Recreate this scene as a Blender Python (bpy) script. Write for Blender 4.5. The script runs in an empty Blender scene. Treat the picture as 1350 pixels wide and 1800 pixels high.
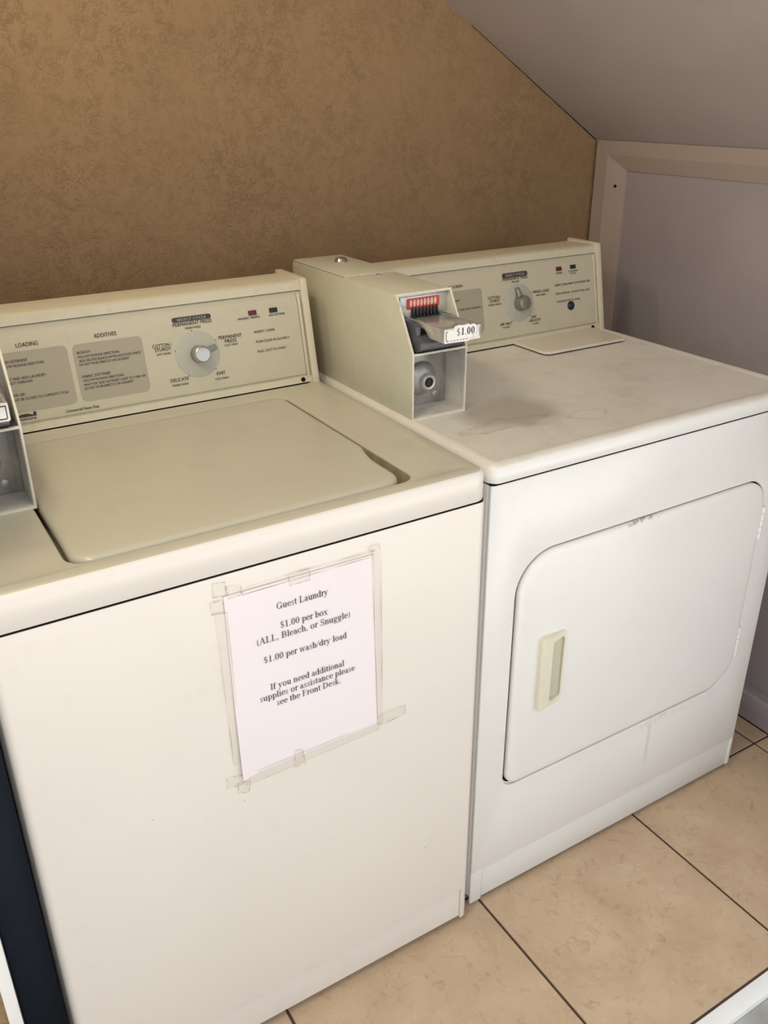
import bpy, bmesh, math, random
from mathutils import Vector, Matrix

random.seed(7)
SC = bpy.context.scene
COL = SC.collection

# ------------------------------------------------------------------ camera
def setup_camera():
    yaw, pitch, roll = math.radians(-31.3277), math.radians(-25.6458), math.radians(-0.3406)
    F = Vector((-math.sin(yaw) * math.cos(pitch), math.cos(yaw) * math.cos(pitch), math.sin(pitch)))
    R0 = Vector((math.cos(yaw), math.sin(yaw), 0))
    U0 = R0.cross(F)
    R = R0 * math.cos(roll) + U0 * math.sin(roll)
    U = R.cross(F)
    cam = bpy.data.cameras.new('camera')
    cam.sensor_fit = 'HORIZONTAL'
    cam.sensor_width = 36.0
    cam.lens = 1547.79 / 1350 * 36.0
    cam.clip_start = 0.02
    o = bpy.data.objects.new('camera', cam)
    m = Matrix((R, U, -F)).transposed().to_4x4()
    m.translation = Vector((-0.7308, -0.9126, 1.4038))
    o.matrix_world = m
    COL.objects.link(o)
    SC.camera = o
setup_camera()

# ------------------------------------------------------------------ light and exposure
def setup_light():
    w = bpy.data.worlds.new('daylight')
    SC.world = w
    w.use_nodes = True
    bg = w.node_tree.nodes['Background']
    bg.inputs[0].default_value = (0.90, 0.95, 1.0, 1)
    bg.inputs[1].default_value = 0.49
    sl = bpy.data.lights.new('sun', 'SUN')
    sl.energy = 9.5
    sl.angle = math.radians(0.6)
    sl.color = (1.0, 0.96, 0.92)
    so = bpy.data.objects.new('sun', sl)
    d = Vector((0.12, -math.cos(math.radians(70)), -math.sin(math.radians(70))))
    so.rotation_euler = d.to_track_quat('-Z', 'Y').to_euler()
    so.location = (0, 3, 6)
    COL.objects.link(so)
    # warm bulb under the stair, above and left of the washer, near the opening
    bl = bpy.data.lights.new('stair_bulb', 'POINT')
    bl.energy = 8.0
    bl.color = (1.0, 0.84, 0.58)
    bl.shadow_soft_size = 0.13
    bo = bpy.data.objects.new('stair_bulb', bl)
    bo.location = (-0.82, -0.22, 1.95)
    COL.objects.link(bo)
    b2 = bpy.data.lights.new('wall_fill', 'POINT')  # second warm lamp, added to brighten the upper wall
    b2.energy = 3.9
    b2.color = (1.0, 0.84, 0.58)
    b2.shadow_soft_size = 0.06
    bo2 = bpy.data.objects.new('wall_fill', b2)
    bo2.location = (-0.72, 0.50, 1.97)
    COL.objects.link(bo2)
setup_light()
vs = SC.view_settings
vs.view_transform = 'Standard'
vs.look = 'None'
vs.gamma = 1.0
vs.use_curve_mapping = False
vs.exposure = 1.18

# ------------------------------------------------------------------ materials
def lin(c):
    return tuple(((x / 255) / 12.92 if x / 255 <= 0.04045 else ((x / 255 + 0.055) / 1.055) ** 2.4) for x in c) + (1.0,)

class NT:
    """small wrapper for node building"""
    def __init__(s, name):
        s.m = bpy.data.materials.new(name)
        s.m.use_nodes = True
        s.t = s.m.node_tree
        s.b = s.t.nodes['Principled BSDF']
        s.tc = s.t.nodes.new('ShaderNodeTexCoord')
    def n(s, typ, **kw):
        x = s.t.nodes.new('ShaderNode' + typ)
        for k, v in kw.items():
            setattr(x, k, v)
        return x
    def l(s, a, b):
        s.t.links.new(a, b)
    def coord(s):
        return s.tc.outputs['Object']
    def noise(s, scale, detail=3, rough=0.5, vec=None, dist=0.0, stretch=None):
        x = s.n('TexNoise')
        x.inputs['Scale'].default_value = scale
        x.inputs['Detail'].default_value = detail
        x.inputs['Roughness'].default_value = rough
        x.inputs['Distortion'].default_value = dist
        v = vec or s.coord()
        if stretch:
            mp = s.n('Mapping')
            mp.inputs['Scale'].default_value = stretch
            s.l(v, mp.inputs['Vector'])
            v = mp.outputs[0]
        s.l(v, x.inputs['Vector'])
        return x.outputs['Fac']
    def ramp(s, fac, stops):
        r = s.n('ValToRGB')
        e = r.color_ramp.elements
        while len(e) < len(stops):
            e.new(0.5)
        for i, (p, c) in enumerate(stops):
            e[i].position = p
            e[i].color = c if not isinstance(c, (int, float)) else (c, c, c, 1)
        s.l(fac, r.inputs[0])
        return r.outputs[0]
    def mix(s, fac, a, b, typ='MIX'):
        x = s.n('Mix', data_type='RGBA', blend_type=typ)
        for sock, v in ((x.inputs[0], fac), (x.inputs[6], a), (x.inputs[7], b)):
            if hasattr(v, 'is_linked') or hasattr(v, 'links'):
                s.l(v, sock)
            else:
                sock.default_value = v
        return x.outputs[2]
    def math(s, op, a, b=0.0, c=None):
        x = s.n('Math', operation=op)
        for i, v in enumerate((a, b) if c is None else (a, b, c)):
            if hasattr(v, 'links'):
                s.l(v, x.inputs[i])
            else:
                x.inputs[i].default_value = v
        return x.outputs[0]
    def bump(s, h, strength=0.3, dist=0.002):
        x = s.n('Bump')
        x.inputs['Strength'].default_value = strength
        x.inputs['Distance'].default_value = dist
        s.l(h, x.inputs['Height'])
        s.l(x.outputs[0], s.b.inputs['Normal'])
    def base(s, c):
        if hasattr(c, 'links'):
            s.l(c, s.b.inputs['Base Color'])
        else:
            s.b.inputs['Base Color'].default_value = c
    def set(s, rough=0.5, metal=0.0, spec=0.5, coat=0.0):
        s.b.inputs['Roughness'].default_value = rough
        s.b.inputs['Metallic'].default_value = metal
        s.b.inputs['Specular IOR Level'].default_value = spec
        s.b.inputs['Coat Weight'].default_value = coat
        s.b.inputs['Coat Roughness'].default_value = 0.15
        return s

M = {}
def plain(name, rgb, rough=0.5, metal=0.0, var=0.06, scale=30, spec=0.5, dirt=None, dirt_amt=0.0):
    t = NT(name)
    c = lin(rgb)
    n = t.noise(scale, 4, 0.6)
    lo = tuple(x * (1 - var) for x in c[:3]) + (1,)
    hi = tuple(min(1, x * (1 + var)) for x in c[:3]) + (1,)
    col = t.ramp(n, [(0.3, lo), (0.7, hi)])
    if dirt:
        g = t.noise(55, 6, 0.75)
        col = t.mix(t.math('MULTIPLY', t.ramp(g, [(0.56, 0.0), (0.74, 1.0)]), dirt_amt), col, lin(dirt))
    t.base(col)
    t.set(rough, metal, spec)
    M[name] = t.m
    return t

def make_materials():
    # white appliance enamel with faint grime and specks
    for name, rgb, dirt in (('washer_enamel', (233, 225, 216), (176, 160, 130)), ('dryer_enamel', (235, 233, 228), (176, 166, 150))):
        t = NT(name)
        c = lin(rgb)
        big = t.noise(3.5, 4, 0.6)
        col = t.ramp(big, [(0.3, tuple(x * 0.965 for x in c[:3]) + (1,)), (0.7, c)])
        sm = t.ramp(t.noise(9, 6, 0.7), [(0.58, 0.0), (0.8, 1.0)])
        col = t.mix(t.math('MULTIPLY', sm, 0.14), col, lin(dirt))
        sp = t.ramp(t.noise(120, 2, 0.5), [(0.80, 0.0), (0.83, 1.0)])
        col = t.mix(t.math('MULTIPLY', sp, 0.55), col, lin((130, 112, 90)))
        if name == 'dryer_enamel':
            # chipped paint along the door's top edge and a faint rust run under the door
            sx = t.n('SeparateXYZ'); t.l(t.coord(), sx.inputs[0])
            X, Z = sx.outputs['X'], sx.outputs['Z']
            def band(v, c0, w):
                return t.math('SUBTRACT', 1.0, t.math('MINIMUM', t.math('MULTIPLY', t.math('ABSOLUTE', t.math('SUBTRACT', v, c0)), 1.0 / w), 1.0))
            chip = t.math('MULTIPLY', t.ramp(band(X, -0.030, 0.055), [(0.0, 0.0), (0.5, 1.0)]), t.ramp(band(Z, 0.7355, 0.0075), [(0.0, 0.0), (0.7, 1.0)]))
            chip = t.math('MULTIPLY', chip, t.ramp(t.noise(90, 4, 0.7), [(0.50, 0.0), (0.58, 1.0)]))
            col = t.mix(t.math('MULTIPLY', chip, 0.6), col, lin((110, 104, 98)))
            run = t.math('MULTIPLY', t.ramp(band(X, 0.073, 0.007), [(0.0, 0.0), (1.0, 1.0)]), t.ramp(band(Z, 0.205, 0.065), [(0.0, 0.0), (0.4, 1.0)]))
            col = t.mix(t.math('MULTIPLY', run, 0.30), col, lin((186, 150, 136)))
            rub = t.math('MULTIPLY', t.ramp(band(X, 0.10, 0.09), [(0.0, 0.0), (0.6, 1.0)]), t.ramp(band(Z, 0.252, 0.014), [(0.0, 0.0), (0.7, 1.0)]))
            rub = t.math('MULTIPLY', rub, t.ramp(t.noise(60, 4, 0.7), [(0.50, 0.0), (0.62, 1.0)]))
            col = t.mix(t.math('MULTIPLY', rub, 0.22), col, lin((160, 146, 132)))
        t.base(col)
        t.set(0.27, 0, 0.5)
        t.bump(t.noise(7, 2), 0.05, 0.002)
        M[name] = t.m
    # top of the washer, darker and creamier than the front
    t = NT('washer_top_enamel')
    c = lin((200, 195, 175))
    col = t.ramp(t.noise(4, 4, 0.6), [(0.3, tuple(x * 0.94 for x in c[:3]) + (1,)), (0.7, c)])
    col = t.mix(t.math('MULTIPLY', t.ramp(t.noise(14, 6, 0.7), [(0.55, 0.0), (0.8, 1.0)]), 0.22), col, lin((168, 150, 112)))
    sp = t.ramp(t.noise(140, 2, 0.5), [(0.79, 0.0), (0.82, 1.0)])
    col = t.mix(t.math('MULTIPLY', sp, 0.6), col, lin((104, 88, 66)))
    t.base(col)
    t.set(0.24, 0, 0.5)
    M['washer_top_enamel'] = t.m

    # dryer top with spilled detergent stains (local coordinates: metres from the dryer's base)
    t = NT('dryer_top_enamel')
    c = lin((240, 235, 223))
    col = t.ramp(t.noise(5, 4, 0.6), [(0.3, tuple(x * 0.93 for x in c[:3]) + (1,)), (0.7, c)])
    col = t.mix(t.math('MULTIPLY', t.ramp(t.noise(11, 6, 0.7), [(0.5, 0.0), (0.8, 1.0)]), 0.35), col, lin((168, 152, 126)))
    sp = t.ramp(t.noise(110, 2, 0.5), [(0.78, 0.0), (0.81, 1.0)])
    col = t.mix(t.math('MULTIPLY', sp, 0.7), col, lin((92, 76, 58)))
    wob = t.n('TexNoise')
    wob.inputs['Scale'].default_value = 22
    wob.inputs['Detail'].default_value = 4
    t.l(t.coord(), wob.inputs['Vector'])
    sub = t.n('VectorMath', operation='SUBTRACT')
    t.l(wob.outputs['Color'], sub.inputs[0]); sub.inputs[1].default_value = (0.5, 0.5, 0.5)
    scl = t.n('VectorMath', operation='SCALE')
    t.l(sub.outputs[0], scl.inputs[0]); scl.inputs['Scale'].default_value = 0.055
    add = t.n('VectorMath', operation='ADD')
    t.l(t.coord(), add.inputs[0]); t.l(scl.outputs[0], add.inputs[1])
    def blob(cx, cy, rx, ry):
        s1 = t.n('VectorMath', operation='SUBTRACT')
        t.l(add.outputs[0], s1.inputs[0]); s1.inputs[1].default_value = (cx, cy, 0)
        m1 = t.n('VectorMath', operation='MULTIPLY')
        t.l(s1.outputs[0], m1.inputs[0]); m1.inputs[1].default_value = (1 / rx, 1 / ry, 0)
        ln = t.n('VectorMath', operation='LENGTH')
        t.l(m1.outputs[0], ln.inputs[0])
        return ln.outputs['Value']
    # brown-grey film beside the coin box, darker rim at its front edge
    d1 = blob(-0.19, -0.13, 0.115, 0.085)
    film = t.ramp(d1, [(0.55, 1.0), (1.0, 0.0)])
    col = t.mix(t.math('MULTIPLY', film, 0.46), col, lin((150, 122, 106)))
    d2 = blob(-0.235, -0.175, 0.095, 0.026)
    rim = t.math('MULTIPLY', t.ramp(d2, [(0.50, 0.15), (0.86, 1.0), (1.0, 0.0)]), t.ramp(t.noise(38, 4, 0.6), [(0.38, 0.25), (0.6, 1.0)]))
    col = t.mix(t.math('MULTIPLY', rim, 0.38), col, lin((142, 112, 78)))
    # pale ring mark
    d3 = blob(-0.082, -0.212, 0.042, 0.030)
    ring = t.math('MULTIPLY', t.ramp(d3, [(0.74, 0.0), (0.88, 1.0), (1.0, 0.0)]), t.ramp(t.noise(45, 4, 0.6), [(0.36, 0.2), (0.6, 1.0)]))
    col = t.mix(t.math('MULTIPLY', ring, 0.35), col, lin((158, 138, 102)))
    t.base(col)
    t.set(0.30, 0, 0.5)
    M['dryer_top_enamel'] = t.m

    plain('cream_enamel', (220, 212, 187), 0.42, var=0.03, dirt=(140, 120, 84), dirt_amt=0.25)
    plain('coin_box_enamel', (212, 209, 187), 0.40, var=0.03, dirt=(130, 112, 84), dirt_amt=0.16)
    plain('coin_box_inside', (214, 208, 198), 0.55, var=0.10, dirt=(96, 84, 72), dirt_amt=0.55)
    plain('cut_sheet_edge', (232, 226, 206), 0.5, var=0.05, dirt=(120, 90, 60), dirt_amt=0.55)
    plain('fascia', (209, 201, 176), 0.38, var=0.025, scale=12, dirt=(150, 134, 104), dirt_amt=0.18)
    plain('fascia_print_grey', (178, 169, 147), 0.42, var=0.02)
    plain('dial_disc', (190, 188, 174), 0.4, var=0.02)
    plain('print_ink', (62, 56, 50), 0.6, var=0.05)
    plain('badge_ink', (70, 64, 60), 0.5, var=0.05)
    plain('badge_white', (226, 220, 204), 0.5, var=0.02)
    plain('lint_cover_enamel', (228, 220, 202), 0.4, var=0.03, dirt=(150, 132, 104), dirt_amt=0.3)
    plain('groove_shade', (150, 138, 110), 0.8, var=0.2, scale=40)  # dark tone paints the shade in the gap round the lid
    plain('seam_dark', (24, 20, 16), 0.9, var=0.1, spec=0.1)
    plain('rubber_black', (24, 23, 22), 0.5, var=0.1)
    plain('lamp_red', (96, 20, 36), 0.25, var=0.05)
    plain('lamp_navy', (20, 24, 40), 0.2, var=0.05)
    plain('lamp_teal', (16, 44, 48), 0.25, var=0.05)
    plain('button_navy', (34, 40, 70), 0.22, var=0.05)
    plain('chrome', (196, 192, 186), 0.2, 1.0, var=0.04)
    plain('knob_grey', (150, 148, 138), 0.3, 0.6, var=0.05)
    plain('pointer_grey', (140, 140, 134), 0.35, 0.2, var=0.05)
    plain('worn_steel', (214, 212, 206), 0.26, 0.7, var=0.16, scale=60)
    plain('dark_steel', (104, 106, 112), 0.42, 0.5, var=0.22, scale=40)
    plain('lock_plate_steel', (186, 182, 174), 0.38, 0.5, var=0.28, scale=26)
    plain('lock_white', (226, 220, 208), 0.25, 0.35, var=0.04)
    plain('slot_label_red', (196, 70, 58), 0.4, var=0.08)
    plain('slot_window', (236, 196, 184), 0.4, var=0.06)
    plain('sticker_white', (238, 236, 230), 0.45, var=0.02)
    plain('paper', (240, 230, 232), 0.75, var=0.012, scale=6)
    plain('handle_plastic', (224, 219, 196), 0.35, var=0.02)
    plain('handle_recess', (196, 188, 168), 0.5, var=0.06)
    plain('trim_white', (250, 249, 245), 0.4, var=0.03)
    plain('tape_grime', (160, 148, 122), 0.6, var=0.25, scale=200)

    # clear yellowed tape
    t = NT('tape')
    t.base(t.ramp(t.noise(40, 4, 0.6), [(0.3, lin((196, 186, 154))), (0.7, lin((222, 214, 186)))]))
    t.set(0.25, 0, 0.5)
    t.b.inputs['Alpha'].default_value = 0.08
    M['tape'] = t.m

    # stucco wall: flat plaster broken by short, thin curled ridges
    t = NT('stucco')
    v = t.coord()
    warp = t.n('TexNoise'); warp.inputs['Scale'].default_value = 30; warp.inputs['Detail'].default_value = 2
    t.l(v, warp.inputs['Vector'])
    sc = t.n('VectorMath', operation='SCALE'); t.l(warp.outputs['Color'], sc.inputs[0]); sc.inputs['Scale'].default_value = 0.035
    ad = t.n('VectorMath', operation='ADD'); t.l(v, ad.inputs[0]); t.l(sc.outputs[0], ad.inputs[1])
    r1 = t.noise(72, 3, 0.55, ad.outputs[0], 0.5, stretch=(1, 1, 1.4))
    ridge = t.ramp(t.math('ABSOLUTE', t.math('SUBTRACT', r1, 0.5)), [(0.0, 1.0), (0.014, 0.75), (0.040, 0.0)])
    r2 = t.noise(140, 3, 0.55, ad.outputs[0], 0.8, stretch=(1, 1, 1.3))
    ridge2 = t.ramp(t.math('ABSOLUTE', t.math('SUBTRACT', r2, 0.5)), [(0.0, 0.8), (0.05, 0.0)])
    mask = t.ramp(t.noise(42, 3, 0.6), [(0.50, 0.0), (0.56, 1.0)])
    mask2 = t.ramp(t.noise(58, 2, 0.6, stretch=(1.3, 1, 1)), [(0.46, 0.0), (0.55, 1.0)])
    big = t.ramp(t.noise(7, 3, 0.6), [(0.35, 0.35), (0.62, 1.0)])
    h = t.math('ADD', t.math('MULTIPLY', ridge, mask), t.math('MULTIPLY', ridge2, mask2))
    h = t.math('MULTIPLY', h, big)
    h = t.math('ADD', h, t.math('MULTIPLY', t.noise(300, 4, 0.7), 0.6))
    h = t.math('ADD', h, t.math('MULTIPLY', t.noise(14, 2, 0.5), 0.4))
    t.bump(h, 0.6, 0.0024)
    c = lin((160, 131, 97))
    col = t.ramp(t.noise(5, 5, 0.6), [(0.3, tuple(x * 0.93 for x in c[:3]) + (1,)), (0.7, tuple(x * 1.05 for x in c[:3]) + (1,))])
    t.base(col)
    t.set(0.72, 0, 0.3)
    M['stucco'] = t.m

    for name, rgb in (('ceiling_paint', (175, 165, 161)), ('panel_paint', (168, 157, 157)), ('trim_paint', (176, 159, 147))):
        t = NT(name)
        c = lin(rgb)
        col = t.ramp(t.noise(4, 5, 0.6), [(0.3, tuple(x * 0.93 for x in c[:3]) + (1,)), (0.7, tuple(x * 1.05 for x in c[:3]) + (1,))])
        sp = t.ramp(t.noise(70, 2, 0.5), [(0.80, 0.0), (0.83, 1.0)])
        col = t.mix(t.math('MULTIPLY', sp, 0.5), col, lin((80, 62, 54)))
        t.base(col)
        t.set(0.5, 0, 0.4)
        t.bump(t.noise(160, 4, 0.7), 0.35, 0.0012)
        M[name] = t.m

    # travertine-look ceramic tile
    t = NT('floor_tile')
    oi = t.n('ObjectInfo')
    cm = t.n('CombineXYZ')
    t.l(t.math('MULTIPLY', oi.outputs['Random'], 9.0), cm.inputs[0]); t.l(t.math('MULTIPLY', oi.outputs['Random'], 5.0), cm.inputs[1])
    av = t.n('VectorMath', operation='ADD'); t.l(t.coord(), av.inputs[0]); t.l(cm.outputs[0], av.inputs[1])
    a = t.noise(9, 6, 0.62, av.outputs[0], 0.6)
    col = t.ramp(a, [(0.30, lin((192, 164, 134))), (0.52, lin((204, 177, 146))), (0.72, lin((212, 187, 157)))])
    b = t.noise(34, 6, 0.7, av.outputs[0], 1.2)
    col = t.mix(t.math('MULTIPLY', t.ramp(b, [(0.54, 0.0), (0.68, 1.0)]), 0.48), col, lin((160, 122, 94)))
    b2 = t.noise(60, 4, 0.7, av.outputs[0], 1.5)
    col = t.mix(t.math('MULTIPLY', t.ramp(b2, [(0.60, 0.0), (0.72, 1.0)]), 0.35), col, lin((228, 204, 176)))
    t.base(col)
    t.set(0.45, 0, 0.45)
    t.bump(b, 0.12, 0.001)
    M['floor_tile'] = t.m
    plain('grout', (92, 76, 62), 0.95, var=0.2, scale=60)
    plain('asphalt', (84, 84, 86), 0.95, var=0.2, scale=14)
    plain('concrete', (176, 172, 166), 0.9, var=0.22, scale=14)
    plain('gap_shade_navy', (48, 60, 76), 0.6, var=0.08)  # dark navy stands in for the shade deep in the gap
make_materials()

# ------------------------------------------------------------------ mesh helpers
class MB:
    """collects faces (with a material slot each) and links them as ONE mesh object"""
    def __init__(s):
        s.v, s.f, s.mi = [], [], []
    def face(s, pts, mi=0):
        i = len(s.v)
        s.v += [tuple(p) for p in pts]
        s.f.append(tuple(range(i, i + len(pts))))
        s.mi.append(mi)
    def box(s, x0, x1, y0, y1, z0, z1, mi=0):
        i = len(s.v)
        s.v += [(x0, y0, z0), (x1, y0, z0), (x1, y1, z0), (x0, y1, z0), (x0, y0, z1), (x1, y0, z1), (x1, y1, z1), (x0, y1, z1)]
        for f in ((0, 3, 2, 1), (4, 5, 6, 7), (0, 1, 5, 4), (1, 2, 6, 5), (2, 3, 7, 6), (3, 0, 4, 7)):
            s.f.append(tuple(i + k for k in f)); s.mi.append(mi)
    def loft(s, loops, cap0=True, cap1=True, mi=0, closed=True):
        n = len(loops[0]); i = len(s.v)
        for lp in loops:
            s.v += [tuple(p) for p in lp]
        for a in range(len(loops) - 1):
            for k in range(n if closed else n - 1):
                q = (k + 1) % n
                s.f.append((i + a * n + k, i + a * n + q, i + (a + 1) * n + q, i + (a + 1) * n + k)); s.mi.append(mi if isinstance(mi, int) else mi[a])
        if cap0:
            s.f.append(tuple(i + k for k in reversed(range(n)))); s.mi.append(mi if isinstance(mi, int) else mi[0])
        if cap1:
            b = i + (len(loops) - 1) * n
            s.f.append(tuple(b + k for k in range(n))); s.mi.append(mi if isinstance(mi, int) else mi[-1])
    def prism(s, poly, axis, a0, a1, mi=0):
        """poly: 2D points; axis 'x': poly in (y,z); 'y': poly in (x,z); 'z': poly in (x,y)"""
        def P(p, a):
            return {'x': (a, p[0], p[1]), 'y': (p[0], a, p[1]), 'z': (p[0], p[1], a)}[axis]
        s.loft([[P(p, a0) for p in poly], [P(p, a1) for p in poly]], mi=mi)
    def tube(s, c, d, prof, n=24, mi=0, cap0=True, cap1=True):
        """surface of revolution about axis d from c: prof = [(dist, radius)]"""
        d = Vector(d).normalized()
        u = d.orthogonal().normalized(); w = d.cross(u)
        c = Vector(c)
        s.loft([[c + d * h + (u * math.cos(2 * math.pi * k / n) + w * math.sin(2 * math.pi * k / n)) * r for k in range(n)] for h, r in prof], cap0, cap1, mi)
    def build(s, name, mats, parent=None, bevel=0.0, seg=2, sharp=35, smooth=True, limit=30):
        me = bpy.data.meshes.new(name)
        off = parent_world(parent)
        me.from_pydata([tuple(Vector(p) - off) for p in s.v], [], s.f)
        for m in (mats if isinstance(mats, (list, tuple)) else [mats]):
            me.materials.append(M[m])
        for p, k in zip(me.polygons, s.mi):
            p.material_index = k
        bm = bmesh.new(); bm.from_mesh(me)
        bmesh.ops.remove_doubles(bm, verts=bm.verts, dist=1e-6)
        bmesh.ops.recalc_face_normals(bm, faces=bm.faces)
        if bevel > 0:
            es = [e for e in bm.edges if len(e.link_faces) == 2 and e.calc_face_angle(0) > math.radians(limit)]
            bmesh.ops.bevel(bm, geom=es, offset=bevel, segments=seg, affect='EDGES', profile=0.5, clamp_overlap=True)
        bm.to_mesh(me); bm.free()
        if smooth:
            me.polygons.foreach_set('use_smooth', [True] * len(me.polygons))
            me.set_sharp_from_angle(angle=math.radians(sharp))
        me.update()
        return link(name, me, parent)

def parent_world(p):
    v = Vector((0, 0, 0))
    while p is not None:
        v += p.location
        p = p.parent
    return v

def link(name, data, parent=None):
    o = bpy.data.objects.new(name, data)
    COL.objects.link(o)
    if parent is not None:
        o.parent = parent
    return o

def thing(name, loc, label, cat, group=None):
    o = link(name, None)
    o.location = loc
    o.empty_display_size = 0.1
    o['label'] = label
    o['category'] = cat
    if group:
        o['group'] = group
    return o

def structure(o):
    o['kind'] = 'structure'
    return o

def rr(x0, x1, y0, y1, r, n=6, k=1):
    """rounded rectangle, r = radius or (x0y0, x1y0, x1y1, x0y1); k subdivisions per straight side"""
    if not isinstance(r, (tuple, list)):
        r = (r,) * 4
    cs = [(x0 + r[0], y0 + r[0], r[0], 180), (x1 - r[1], y0 + r[1], r[1], 270), (x1 - r[2], y1 - r[2], r[2], 0), (x0 + r[3], y1 - r[3], r[3], 90)]
    pts = []
    for i, (cx, cy, rad, a) in enumerate(cs):
        arc = [(cx + rad * math.cos(math.radians(a + 90 * t / n)), cy + rad * math.sin(math.radians(a + 90 * t / n))) for t in range(n + 1)]
        pts += arc
        nx = cs[(i + 1) % 4]
        e = (nx[0] + nx[2] * math.cos(math.radians(nx[3])), nx[1] + nx[2] * math.sin(math.radians(nx[3])))
        for q in range(1, k):
            t = q / k
            pts.append((arc[-1][0] * (1 - t) + e[0] * t, arc[-1][1] * (1 - t) + e[1] * t))
    return pts

def slab_with_hole(outer, hole, y0, y1):
    """front slab (in x,z) at y0..y1 with one hole: returns MB"""
    mb = MB()
    bm = bmesh.new()
    ed = []
    for lp in (outer, hole):
        vs_ = [bm.verts.new((p[0], 0, p[1])) for p in lp]
        for i in range(len(vs_)):
            ed.append(bm.edges.new((vs_[i], vs_[(i + 1) % len(vs_)])))
    bmesh.ops.triangle_fill(bm, use_beauty=True, use_dissolve=False, edges=ed)
    tris = [[(v.co.x, v.co.z) for v in f.verts] for f in bm.faces]
    bm.free()
    for tri in tris:
        mb.face([(p[0], y0, p[1]) for p in tri]); mb.face([(p[0], y1, p[1]) for p in reversed(tri)])
    for lp in (outer, hole):
        mb.loft([[(p[0], y0, p[1]) for p in lp], [(p[0], y1, p[1]) for p in lp]], False, False)
    return mb

# ------------------------------------------------------------------ lettering
def sans_tris(text, res=2):
    """triangles of Blender's built-in sans face, as 2D polys, size 1"""
    cu = bpy.data.curves.new('t', 'FONT')
    cu.body = text
    cu.resolution_u = res
    o = bpy.data.objects.new('t', cu)
    COL.objects.link(o)
    bpy.context.view_layer.update()
    me = o.to_mesh()
    vs_ = [(v.co.x, v.co.y) for v in me.vertices]
    polys = [[vs_[i] for i in p.vertices] for p in me.polygons]
    o.to_mesh_clear()
    bpy.data.objects.remove(o)
    bpy.data.curves.remove(cu)
    return polys

def bounds(polys):
    xs = [p[0] for q in polys for p in q]; ys = [p[1] for q in polys for p in q]
    return min(xs), max(xs), min(ys), max(ys)

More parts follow.
